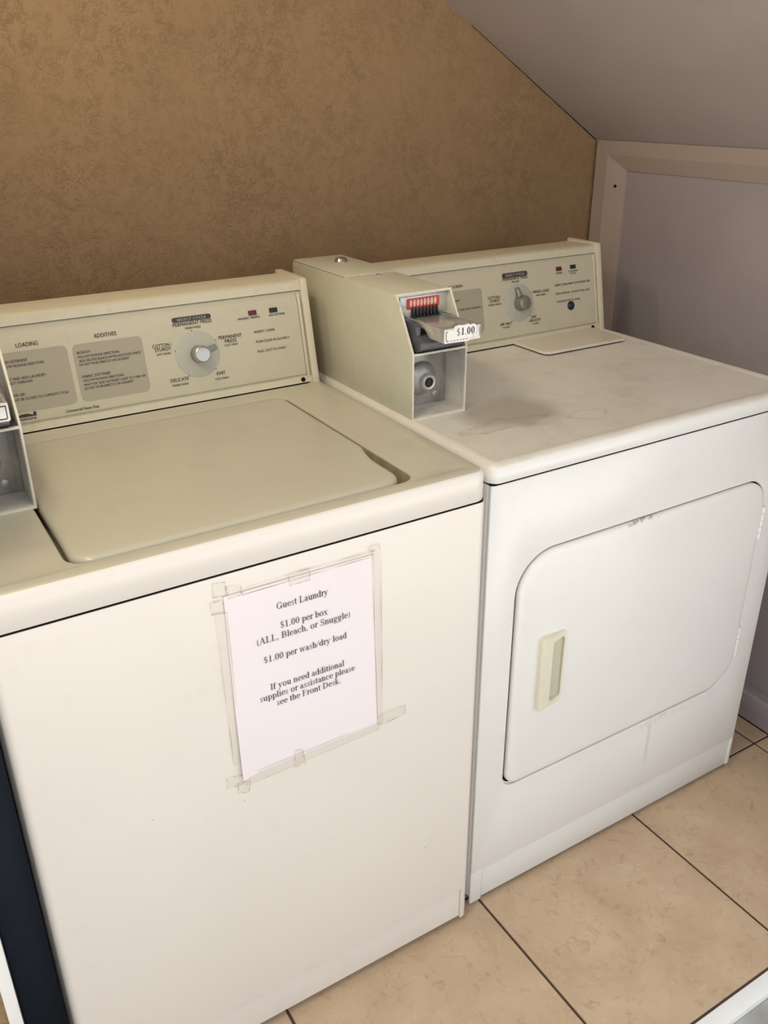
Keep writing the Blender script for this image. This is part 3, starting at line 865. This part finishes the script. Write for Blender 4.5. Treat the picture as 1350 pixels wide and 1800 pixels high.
def coin_slide_print(hs, dx, dy, dz, price):
    """what is stuck on the front plate of the slide"""
    o = (dx, dy, dz)
    b = MB()
    y = 0.1888
    if price:
        pol = [(0.0515, 1.0462), (0.098, 1.0448), (0.0995, 1.0495), (0.1045, 1.0510), (0.1035, 1.0560), (0.1125, 1.0580), (0.1118, 1.0680), (0.1075, 1.0712), (0.101, 1.0702), (0.0955, 1.0722), (0.088, 1.0712), (0.0785, 1.0725), (0.0705, 1.0712), (0.0685, 1.0655), (0.0515, 1.0672)]
        pol = [(p[0] + dx, p[1] + dz) for p in pol]
        b.prism(pol, 'y', y + dy, y - 0.0005 + dy)
        b.build('price_sticker', 'sticker_white', hs, smooth=False)
    LT = Letters((dx, y - 0.0009 + dy, dz), (1, 0, 0), (0, 0, 1), (0, -1, 0), 0.0)
    if price:
        LT.serif('$1.00', 0.0745, 0.1085, 1.0560, 0.0112, T=0.20)
    LT.cut()
    RL = LT
    # black rule round the plate, broken along the bottom
    def bar(x0, x1, z0, z1): LT.poly([(x0, z0), (x1, z0), (x1, z1), (x0, z1)])
    bar(0.0535, 0.0545, 1.0515, 1.0640); bar(0.0535, 0.0575, 1.0635, 1.0645)
    LT.poly([(0.0535, 1.0515), (0.0545, 1.0515), (0.0575, 1.0492), (0.0560, 1.0488)])
    for i, x in enumerate([0.0555, 0.062, 0.068, 0.074, 0.080, 0.086, 0.092]):
        bar(x, x + 0.0035, 1.0484 - 0.0000 * i, 1.0494)
    if not price:
        bar(0.0975, 0.1175, 1.0484, 1.0494); bar(0.1175, 0.1185, 1.0490, 1.0650); bar(0.104, 0.1185, 1.0640, 1.0650)
    else:
        bar(0.1190, 0.1198, 1.0500, 1.0650)
    LT.build('slide_lettering', 'print_ink', hs)

def copy_part(o, parent, name=None):
    c = o.copy()
    COL.objects.link(c)
    c.parent = parent
    for ch in list(o.children):
        copy_part(ch, c)
    return c

# ------------------------------------------------------------------ washer
WX0, WX1, WD = -0.6877, 0.0, 0.665
def build_washer():
    root = thing('washing_machine', (-0.344, 0.33, 0.0), 'white top-loading washing machine with a taped paper notice on its front', 'washing machine')
    # cabinet
    b = MB()
    lp = rr(WX0, WX1, 0.004, WD, 0.006, 4)
    b.loft([[(x, y, z) for x, y in lp] for z in (0.022, 0.8640)])
    b.build('cabinet', 'washer_enamel', root, bevel=0)
    # front panel with rounded upright edges, and toe recess
    b = MB()
    def front(z0, z1):
        r = 0.011
        pl = [(WX1, 0.012)] + [(WX1 - r + r * math.cos(a), r - r * math.sin(a)) for a in [math.radians(9 * k) for k in range(11)]] + \
             [(WX0 + r - r * math.sin(a), r - r * math.cos(a)) for a in [math.radians(9 * k) for k in range(11)]] + [(WX0, 0.012)]
        return [[(x, y, z) for x, y in pl] for z in (z0, z1)]
    b.loft(front(0.087, 0.8635))
    b.build('front_panel', 'washer_enamel', root, sharp=30)
    b = MB()
    b.prism([(0.0026, 0.016), (0.0026, 0.0800), (0.0040, 0.0846), (0.0085, 0.0846), (0.0085, 0.016)], 'x', WX0 + 0.0165, WX1 - 0.0165)
    b.build('toe_panel', 'washer_enamel', root, bevel=0)
    ar = [(WX1 - 0.011 + 0.011 * math.cos(a), 0.011 - 0.011 * math.sin(a)) for a in [math.radians(9 * k) for k in range(11)]]
    pr = [(WX1, 0.012)] + ar + [(WX1 - 0.0155, 0.0), (WX1 - 0.0155, 0.012)]
    for pl in (pr, [(WX0 + WX1 - x, y) for x, y in pr][::-1]):
        b = MB(); b.loft([[(x, y, z) for x, y in pl] for z in (0.012, 0.0872)])
        b.build('corner_post', 'washer_enamel', root, sharp=30)
    for x, y in ((-0.64, 0.06), (-0.05, 0.06), (-0.64, 0.6), (-0.05, 0.6)):
        b = MB(); b.tube((x, y, 0.0), (0, 0, 1), [(0, 0.02), (0.008, 0.022), (0.010, 0.008), (0.024, 0.008)], 16)
        b.build('levelling_foot', 'rubber_black', root)
    # dark joint under the deck
    b = MB(); lp = rr(WX0 + 0.0012, WX1 - 0.0012, 0.0012, WD - 0.004, 0.010, 4)
    b.loft([[(x, y, z) for x, y in lp] for z in (0.8628, 0.8675)], False, False)
    b.build('deck_joint', 'seam_dark', root, smooth=False)
    # deck with the lid well
    wx0, wx1, wy0, wy1 = -0.580, -0.1005, 0.033, 0.470
    def out(i, z, r=0.020): return [(x, y, z) for x, y in rr(WX0 - 0.001 + i, WX1 + 0.001 - i, -0.001 + i, WD - i, max(0.004, r - i), 6, 6)]
    def well(i, z, r=0.026): return [(x, y, z) for x, y in rr(wx0 - i, wx1 + i, wy0 - i, wy1 + i, r + i, 6, 6)]
    b = MB()
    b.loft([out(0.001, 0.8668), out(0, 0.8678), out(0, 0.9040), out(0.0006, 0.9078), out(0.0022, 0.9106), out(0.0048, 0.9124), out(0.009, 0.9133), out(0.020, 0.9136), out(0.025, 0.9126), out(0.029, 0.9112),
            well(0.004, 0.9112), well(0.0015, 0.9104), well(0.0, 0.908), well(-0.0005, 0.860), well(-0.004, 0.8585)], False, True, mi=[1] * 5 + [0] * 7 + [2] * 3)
    dk = b.build('deck', ['washer_top_enamel', 'washer_enamel', 'groove_shade'], root, sharp=50)
    # lid: pillowed sheet with a finger notch at the right front
    def sm(t): t = max(0, min(1, t)); return t * t * (3 - 2 * t)
    def lid(i, z, k=1.0):
        x0, x1, y0, y1 = -0.5745 + i, -0.1040 - i, 0.0365 + i, 0.4665 - i
        pts = []
        for x, y in rr(x0, x1, y0, y1, (0.026, 0.030, 0.012, 0.012), 8, 14):
            if x > -0.25:
                x -= 0.013 * sm((0.172 - y) / 0.035) * sm((x + 0.25) / 0.10) * k
            pts.append((x, y, z))
        return pts
    b = MB()
    b.loft([lid(0.004, 0.897), lid(0.001, 0.8985), lid(0.0, 0.902), lid(0.0006, 0.9075), lid(0.0025, 0.9105), lid(0.006, 0.9120), lid(0.012, 0.9126), lid(0.05, 0.9138, 0.6), lid(0.10, 0.9146, 0.2), lid(0.19, 0.9150, 0.0)])
    b.build('lid', 'washer_top_enamel', root, sharp=60)
    # console and print
    c = Console(WX0, -0.006, 0.510, 0.9115, 0.0385, 0.1823, 0.1004)
    body, fa = build_console(root, c)
    TX = [('LOADING', 0.1698, 0.2031, 0.1350, 0.0068), ('ADDITIVES', 0.2904, 0.3272, 0.1335, 0.0068),
          ('ADD DETERGENT', 0.1452, 0.1827, 0.1128, 0.0045), ('FOLLOW PACKAGE DIRECTIONS', 0.1400, 0.2063, 0.1060, 0.0042),
          ('SORT AND ADD LAUNDRY', 0.1405, 0.2051, 0.0860, 0.0045), ('DO NOT OVERLOAD', 0.1405, 0.1835, 0.0798, 0.0042),
          ('CLOSE LID', 0.1410, 0.1679, 0.0605, 0.0045), ('MUST BE CLOSED TO COMPLETE CYCLE', 0.1475, 0.2338, 0.0534, 0.0042),
          ('BLEACH', 0.2592, 0.2794, 0.1118, 0.0045), ('FOLLOW PACKAGE DIRECTIONS', 0.2592, 0.3261, 0.1050, 0.0042),
          ('ADD DILUTED BLEACH AFTER AGITATOR STARTS', 0.2598, 0.3609, 0.0985, 0.0042), ('DO NOT POUR DIRECTLY ON LAUNDRY', 0.2592, 0.3407, 0.0925, 0.0042),
          ('FABRIC SOFTENER', 0.2600, 0.3059, 0.0730, 0.0045), ('FOLLOW PACKAGE DIRECTIONS', 0.2604, 0.3261, 0.0666, 0.0042),
          ('WAIT FOR "ADD SOFTENER" LIGHT TO TURN ON', 0.2600, 0.3622, 0.0598, 0.0042), ('DO NOT POUR DIRECTLY ON LAUNDRY', 0.2600, 0.3407, 0.0538, 0.0042),
          ('Commercial Heavy Duty', 0.2235, 0.2771, 0.0225, 0.0050, 0.22), ('Kenmore', 0.1435, 0.1772, 0.0214, 0.0058),
          ('PERMANENT PRESS', 0.4232, 0.4925, 0.1335, 0.0062), ('WARM WASH', 0.4435, 0.4713, 0.1270, 0.0040),
          ('PERMANENT', 0.5003, 0.5433, 0.1022, 0.0062), ('PRESS', 0.5109, 0.5326, 0.0948, 0.0062), ('COLD WASH', 0.5085, 0.5339, 0.0888, 0.0040),
          ('COTTON /', 0.3820, 0.4160, 0.1035, 0.0062), ('STURDY', 0.3853, 0.4137, 0.0968, 0.0062), ('HOT WASH', 0.3875, 0.4113, 0.0902, 0.0040),
          ('DELICATE', 0.4030, 0.4354, 0.0425, 0.0062), ('WARM WASH', 0.4044, 0.4334, 0.0348, 0.0040),
          ('KNIT', 0.4867, 0.5030, 0.0422, 0.0062), ('COLD WASH', 0.4821, 0.5074, 0.0338, 0.0040),
          ('WASHING / RINSING', 0.5405, 0.5822, 0.1300, 0.0040), ('ADD SOFTENER', 0.6005, 0.6319, 0.1297, 0.0040),
          ('INSERT COINS', 0.5680, 0.6076, 0.1040, 0.0045), ('PUSH SLIDE IN SLOWLY', 0.5685, 0.6344, 0.0866, 0.0045), ('PULL OUT TO START', 0.5695, 0.6257, 0.0695, 0.0045),
          ('.', 0.5640, 0.5650, 0.1055, 0.004), ('.', 0.5642, 0.5652, 0.0880, 0.004), ('.', 0.5652, 0.5662, 0.0710, 0.004), ('.', 0.2550, 0.2560, 0.1133, 0.004), ('.', 0.2560, 0.2570, 0.0745, 0.004)]
    fascia_bits(c, fa, TX, [(0.137, 0.2450, 0.0345, 0.1290), (0.2525, 0.3668, 0.0345, 0.1275)], (0.4228, 0.4926, 0.1400, 0.1484), (0.4590, 0.0833, 0.0398),
                [(0.5697, 0.1397, 'lamp_red'), (0.6102, 0.1397, 'lamp_navy')])
    # emblem: dark swoosh above the brand name
    b = MB()
    pol = [(0.1420, 0.0268), (0.1785, 0.0268), (0.1785, 0.0335), (0.1745, 0.0335), (0.1735, 0.0292), (0.1650, 0.0320), (0.1560, 0.0318), (0.1480, 0.0292)]
    b.face([c.P(a, v, 0.0008) for a, v in pol]); b.build('emblem', 'print_ink', fa, smooth=False)
    # dial knob: metal cap on a short grey stem with a broad pointer on the disc
    b = MB()
    ang = math.radians(15)
    ca, sa = math.cos(ang), math.sin(ang)
    def Q(r, w, h): return c.P(0.4600 + ca * r - sa * w, 0.0830 + sa * r + ca * w, h)
    b.loft([[Q(0.008, -0.0062, h), Q(0.0345, -0.0048, h), Q(0.0345, 0.0048, h), Q(0.008, 0.0062, h)] for h in (0.0014, 0.0032)])
    b.build('dial_pointer', 'pointer_grey', fa, bevel=0.0006)
    b = MB(); b.tube(c.P(0.4600, 0.0832, 0.0010), c.n, [(0, 0.0150), (0.006, 0.0148), (0.010, 0.0142)], 32)
    b.build('dial_collar', 'pointer_grey', fa)
    b = MB(); b.tube(c.P(0.4602, 0.0833, 0.0105), c.n, [(0, 0.0146), (0.010, 0.0142), (0.0120, 0.0136), (0.0128, 0.0122), (0.0124, 0.0108), (0.0124, 0.0)], 36)
    b.build('dial_knob', 'chrome', fa, sharp=28)
    return root

# ------------------------------------------------------------------ dryer
DX0, DX1, DY0 = 0.0204, 0.7530, 0.0173
def build_dryer():
    root = thing('clothes_dryer', (0.387, 0.33, 0.0), 'white front-loading clothes dryer with a rounded door and a $1.00 coin slide on top', 'dryer')
    b = MB()
    lp = rr(DX0, DX1, DY0 + 0.006, 0.665, 0.006, 4)
    b.loft([[(x, y, z) for x, y in lp] for z in (0.022, 0.8744)])
    b.build('cabinet', 'dryer_enamel', root)
    rad = (0.027, 0.078, 0.058, 0.075)   # lower left, lower right, upper right, upper left
    outer = [(DX0 + 0.0005, 0.0845), (DX1 - 0.0005, 0.0845), (DX1 - 0.0005, 0.8738), (DX0 + 0.0005, 0.8738)]
    hole = rr(0.0815, 0.6905, 0.2625, 0.7388, rad, 12)
    mb = slab_with_hole(outer, hole, DY0, DY0 + 0.0062)
    mb.build('front_panel', 'dryer_enamel', root, bevel=0.0022, seg=3, limit=60)
    # dark bottom of the door groove
    b = MB(); lp = rr(0.0822, 0.6908, 0.2662, 0.7388, rad, 12)
    b.face([(x, DY0 + 0.0058, z) for x, z in lp]); b.build('door_groove', 'seam_dark', root, smooth=False)
    # door: pillow-edged sheet
    def dl(i, y):
        return [(x, y, z) for x, z in rr(0.0865 + i, 0.6880 - i, 0.2695 + i, 0.7360 - i, tuple(max(0.006, q - 0.002 - i) for q in rad), 12)]
    b = MB(); b.loft([dl(0.0, DY0 + 0.0055), dl(0.0, DY0 + 0.0005), dl(0.0008, DY0 - 0.0022), dl(0.0028, DY0 - 0.0040), dl(0.0065, DY0 - 0.0048), dl(0.014, DY0 - 0.0052)])
    door = b.build('door', 'dryer_enamel', root, sharp=60)
    # recessed pull
    yf = DY0 - 0.0052
    b = MB()
    lo = rr(0.137, 0.1955, 0.422, 0.570, 0.006, 5); li = rr(0.1615, 0.1905, 0.434, 0.560, 0.006, 5)
    b.loft([[(x, yf + 0.0005, z) for x, z in lo], [(x, yf - 0.006 - (0.003 if x < 0.17 else -0.003), z) for x, z in lo],
            [(0.166 + (x - 0.166) * 0.95, yf - 0.0075 - (0.003 if x < 0.17 else -0.003), 0.496 + (z - 0.496) * 0.985) for x, z in lo],
            [(x, yf - 0.0075 - (0.002 if x < 0.17 else -0.003), z) for x, z in li], [(x + 0.001, yf - 0.0005, z) for x, z in li]], False, False)
    b.build('door_handle', 'handle_plastic', door, sharp=40)
    b = MB(); b.face([(x + 0.001, yf - 0.0006 , z) for x, z in li]); b.build('handle_recess', 'handle_recess', door, smooth=False)
    # hinges
    for z0, z1 in ((0.606, 0.676), (0.330, 0.402)):
        b = MB()
        n = 5; h = (z1 - z0) / n
        for k in range(n):
            b.tube((0.6892, DY0 - 0.0035, z0 + k * h + 0.0012), (0, 0, 1), [(0, 0.0038), (h - 0.0024, 0.0038)], 12)
        b.tube((0.6892, DY0 - 0.0035, z0), (0, 0, 1), [(0, 0.0022), (z1 - z0, 0.0022)], 10)
        b.box(0.6885, 0.6965, DY0 - 0.0012, DY0 + 0.0010, z0, z1)
        b.build('hinge', 'dryer_enamel', root, bevel=0.0005, seg=1)
    # toe panel, corner posts, feet
    b = MB(); b.box(DX0 + 0.028, DX1 - 0.012, DY0 + 0.0025, DY0 + 0.0062, 0.010, 0.0838)
    b.build('toe_panel', 'dryer_enamel', root, bevel=0.0012)
    b = MB(); b.box(DX0, DX0 + 0.027, DY0, DY0 + 0.0062, 0.006, 0.0850); b.build('corner_post', 'dryer_enamel', root, bevel=0.0025, seg=3)
    b = MB(); b.box(DX1 - 0.011, DX1, DY0, DY0 + 0.0062, 0.010, 0.0850); b.build('corner_post', 'dryer_enamel', root, bevel=0.002, seg=3)
    for x, y in ((0.07, 0.07), (0.70, 0.07), (0.07, 0.6), (0.70, 0.6)):
        b = MB(); b.tube((x, y, 0.0), (0, 0, 1), [(0, 0.02), (0.008, 0.022), (0.010, 0.008), (0.024, 0.008)], 16)
        b.build('levelling_foot', 'rubber_black', root)
    b = MB(); lp = rr(DX0 + 0.0015, DX1 - 0.0015, DY0 + 0.0010, 0.661, 0.008, 4)
    b.loft([[(x, y, z) for x, y in lp] for z in (0.8735, 0.8775)], False, False)
    b.build('top_joint', 'seam_dark', root, smooth=False)
    # top: rolled edge, raised rim, shallow tray
    def out(i, z): return [(x, y, z) for x, y in rr(DX0 - 0.001 + i, DX1 + 0.001 - i, DY0 - 0.002 + i, 0.668 - i, max(0.004, 0.018 - i), 6, 2)]
    b = MB(); b.loft([out(0.001, 0.8768), out(0, 0.8778), out(0, 0.8940), out(0.0007, 0.8985), out(0.0026, 0.9020), out(0.0060, 0.9045), out(0.011, 0.9064), out(0.019, 0.9066), out(0.024, 0.9042), out(0.027, 0.9035)], False, True, mi=[1] * 4 + [0] * 5)
    b.build('top_panel', ['dryer_top_enamel', 'dryer_enamel'], root, sharp=50)
    # lint screen cover
    b = MB()
    lp = lambda i, z: [(0.482 + i, 0.545, z)] + [(x, y, z) for x, y in ((0.482 + i, 0.4525 + i), (0.4835 + i, 0.4400 + i), (0.492 + i, 0.4320 + i), (0.700 - i, 0.4300 + i), (0.7055 - i, 0.4325 + i), (0.7075 - i, 0.4400 + i))] + [(0.716 - i, 0.545, z)]
    b.loft([lp(0.004, 0.9035), lp(0.004, 0.9064), lp(0.0, 0.9066), lp(0.0, 0.9098), lp(0.001, 0.9114), lp(0.003, 0.9120)], True, True, mi=[1, 1, 0, 0, 0])  # dark lower bands paint the shadow under the cover
    b.build('lint_screen_cover', ['lint_cover_enamel', 'seam_dark'], root, sharp=40)
    # console
    c = Console(DX0, DX1 - 0.008, 0.538, 0.9040, 0.0385, 0.1846, 0.0912, left=0.060)
    body, fa = build_console(root, c)
    TX = [('LINT SCREEN', 0.2960, 0.3404, 0.1354, 0.0055), ('REMOVE LINT', 0.2900, 0.3316, 0.1075, 0.0042), ('DO NOT USE W/O SCREEN', 0.3000, 0.3816, 0.0885, 0.0044),
          ('PERMANENT PRESS', 0.4448, 0.5127, 0.1360, 0.0062), ('MED HEAT', 0.4687, 0.4897, 0.1300, 0.0040),
          ('COTTON /', 0.4023, 0.4364, 0.1025, 0.0062), ('STURDY', 0.4072, 0.4334, 0.0955, 0.0062), ('HIGH HEAT', 0.4030, 0.4376, 0.0890, 0.0040),
          ('MIXED LOAD', 0.5253, 0.5700, 0.1018, 0.0062), ('MED HEAT', 0.5328, 0.5607, 0.0950, 0.0040),
          ('AIR ONLY', 0.4299, 0.4619, 0.0445, 0.0062), ('NO HEAT', 0.4371, 0.4560, 0.0385, 0.0036), ('KNIT', 0.5155, 0.5301, 0.0500, 0.0058), ('DELICATE', 0.5099, 0.5417, 0.0428, 0.0058), ('LOW HEAT', 0.5171, 0.5357, 0.0364, 0.0036),
          ('DRYING', 0.5937, 0.6094, 0.1355, 0.0040), ('COOL DOWN', 0.6286, 0.6546, 0.1362, 0.0038), ('CYCLE', 0.6337, 0.6505, 0.1312, 0.0036),
          ('INSERT COINS, MINUTES FOR MORE TIME', 0.5880, 0.6906, 0.1100, 0.0046), ('PUSH SLIDE IN - SLOWLY PULL OUT', 0.5884, 0.6894, 0.0915, 0.0046), ('PUSH BUTTON TO START', 0.5907, 0.6597, 0.0742, 0.0046)]
    fascia_bits(c, fa, TX, [(0.150, 0.3885, 0.0370, 0.1290)], (0.4441, 0.5126, 0.1415, 0.1515), (0.4838, 0.0868, 0.0398), [(0.6013, 0.1463, 'lamp_red'), (0.6422, 0.1469, 'lamp_teal')])
    # dial knob: round grey grip with a long pointer lever
    b = MB()
    ang = math.radians(104); ca, sa = math.cos(ang), math.sin(ang)
    def Q(r, w, h): return c.P(0.4872 + ca * r - sa * w, 0.0862 + sa * r + ca * w, h)
    b.loft([[Q(0.0, -0.0095, 0.0014), Q(0.034, -0.0045, 0.0014), Q(0.034, 0.0045, 0.0014), Q(0.0, 0.0095, 0.0014)],
            [Q(0.0, -0.0090, 0.010), Q(0.033, -0.0040, 0.0065), Q(0.033, 0.0040, 0.0065), Q(0.0, 0.0090, 0.010)],
            [Q(0.0, -0.0035, 0.013), Q(0.032, -0.0015, 0.0085), Q(0.032, 0.0015, 0.0085), Q(0.0, 0.0035, 0.013)]])
    b.build('dial_pointer', 'knob_grey', fa, bevel=0.0008)
    b = MB(); b.tube(c.P(0.4872, 0.0862, 0.0012), c.n, [(0, 0.0170), (0.006, 0.0168), (0.016, 0.0156), (0.0185, 0.0148), (0.0195, 0.0130), (0.0195, 0)], 32)
    b.build('dial_knob', 'knob_grey', fa, sharp=35)
    b = MB(); b.tube(c.P(0.6306, 0.0640, -0.001), c.n, [(0, 0.0098), (0.0028, 0.0096), (0.0032, 0.0084), (0.0016, 0.0078), (0.0040, 0.0066), (0.0052, 0.004), (0.0054, 0)], 24)
    b.build('start_button', 'button_navy', fa, sharp=45)
    return root

# ------------------------------------------------------------------ notice
def build_notice():
    root = thing('paper_notice', (-0.300, -0.0006, 0.539), 'white paper notice reading Guest Laundry taped to the front of the washer', 'notice')
    TL, TR, BR, BL = (-0.4115, 0.834), (-0.193, 0.832), (-0.1865, 0.541), (-0.4100, 0.5385)
    def at(u, v):
        x = (BL[0] * (1 - u) + BR[0] * u) * (1 - v) + (TL[0] * (1 - u) + TR[0] * u) * v
        z = (BL[1] * (1 - u) + BR[1] * u) * (1 - v) + (TL[1] * (1 - u) + TR[1] * u) * v
        curl = 0.0050 * max(0, 1 - u * 5) ** 2 * max(0, 1 - v * 1.6) ** 1.5 + 0.0007 * math.sin(u * 7) * math.sin(v * 5) ** 2 * u * (1 - u) * 4
        return (x, -0.0012 - max(0, curl), z)
    n = 20
    b = MB()
    for off in (0.0, 0.0003):
        for i in range(n):
            for j in range(n):
                q = [at(i / n, j / n), at((i + 1) / n, j / n), at((i + 1) / n, (j + 1) / n), at(i / n, (j + 1) / n)]
                q = [(p[0], p[1] + off, p[2]) for p in q]
                b.face(q if off == 0 else q[::-1])
    b.build('sheet', 'paper', root, sharp=80)
    LT = Letters((0, -0.0024, 0), (1, 0, 0), (0, 0, 1), (0, -1, 0), 0.0)
    cap = 0.0098
    for tx, a0, a1, z0, z1 in (('Guest Laundry', -0.341, -0.265, 0.7930, 0.7915), ('$1.00 per box', -0.337, -0.267, 0.7630, 0.7612), ('(ALL, Bleach, or Snuggle)', -0.372, -0.233, 0.7475, 0.7452),
                               ('$1.00 per wash/dry load', -0.364, -0.239, 0.7165, 0.7130), ('If you need additional', -0.358, -0.244, 0.6705, 0.6675), ('supplies or assistance please', -0.374, -0.227, 0.6562, 0.6535), ('see the Front Desk.', -0.350, -0.251, 0.6415, 0.6405)):
        LT.serif(tx, a0, a1, z0, cap, rise=(z1 - z0) / (a1 - a0))
    LT.build('lettering', 'print_ink', root)
    tapes = [[(-0.424, 0.857), (-0.407, 0.855), (-0.407, 0.834), (-0.425, 0.837)], [(-0.430, 0.831), (-0.412, 0.831), (-0.412, 0.812), (-0.429, 0.813)],
             [(-0.425, 0.813), (-0.409, 0.811), (-0.407, 0.565), (-0.420, 0.568)], [(-0.407, 0.847), (-0.387, 0.846), (-0.388, 0.830), (-0.405, 0.829)],
             [(-0.387, 0.840), (-0.193, 0.838), (-0.193, 0.829), (-0.387, 0.829)], [(-0.323, 0.840), (-0.291, 0.840), (-0.291, 0.822), (-0.321, 0.822)],
             [(-0.202, 0.846), (-0.184, 0.847), (-0.183, 0.839), (-0.200, 0.838)], [(-0.196, 0.838), (-0.182, 0.837), (-0.181, 0.539), (-0.190, 0.539)],
             [(-0.190, 0.557), (-0.140, 0.556), (-0.141, 0.539), (-0.184, 0.535)], [(-0.405, 0.5435), (-0.186, 0.545), (-0.188, 0.530), (-0.405, 0.524)],
             [(-0.433, 0.552), (-0.408, 0.546), (-0.408, 0.530), (-0.433, 0.532)], [(-0.417, 0.535), (-0.398, 0.531), (-0.402, 0.511), (-0.418, 0.517)],
             [(-0.328, 0.553), (-0.316, 0.550), (-0.312, 0.522), (-0.331, 0.522)]]
    for i, q in enumerate(tapes):
        y = -0.0019 - i * 0.00006
        cxx = sum(p[0] for p in q) / 4; czz = sum(p[1] for p in q) / 4
        def ins(p, d):
            v = Vector((cxx - p[0], czz - p[1])); v = Vector((math.copysign(d, v.x), math.copysign(d, v.y)))
            return (p[0] + v.x, p[1] + v.y)
        b = MB()
        # slightly ragged outline, dirt caught along the edges
        m = 6
        def ring(d):
            cs = [ins(p, d) for p in q]
            return [(cs[k][0] * (1 - t / m) + cs[(k + 1) % 4][0] * t / m, y, cs[k][1] * (1 - t / m) + cs[(k + 1) % 4][1] * t / m) for k in range(4) for t in range(m)]
        r0 = ring(0.0); w = [random.uniform(0.0001, 0.0006) if random.random() < 0.7 else 0.00005 for _ in r0]
        r1 = []
        for k, p in enumerate(r0):
            g = ring(1.0)[k]; d = Vector((g[0] - p[0], 0, g[2] - p[2]))
            if d.length > 0: d.normalize()
            r1.append((p[0] + d.x * w[k] * 1.8, y, p[2] + d.z * w[k] * 1.8))
        b.loft([r0, r1], False, False, mi=1)
        b.face(r1, 0)
        b.build('tape_strip', ['tape', 'tape_grime'], root, smooth=False)
    return root

washer = build_washer()
dryer = build_dryer()
box1 = build_coin_box(dryer)
bolt = MB(); bolt.tube((0.097, 0.600, 1.1074), (0, 0, 1), [(0, 0.0125), (0.002, 0.0125), (0.007, 0.0095), (0.0085, 0.005), (0.0085, 0)], 20)
bolt.build('bolt', 'chrome', box1, sharp=30)
b2 = MB(); b2.tube((0.091, 0.452, 1.1050), (0, 0, 1), [(0, 0.0050), (0.002, 0.0048), (0.003, 0.003)], 14)
b2.build('bolt', 'worn_steel', box1)
box2 = copy_part(box1, washer)
dx, dy, dz = -0.5765 - 0.139, 0.215 - 0.247, 0.9112 - 0.9035
box2.location = Vector((dx, dy, dz)) + parent_world(dryer) - parent_world(washer)
box2.name = 'coin_box'
box2['label'] = 'cream metal coin box on the left edge of the washer'
box1['label'] = 'cream metal coin box with a $1.00 slide beside the dryer console'
coin_slide_print(box1, 0, 0, 0, True)
o = parent_world(box2) - parent_world(box1)
coin_slide_print(box2, o.x, o.y, o.z, False)
notice = build_notice()
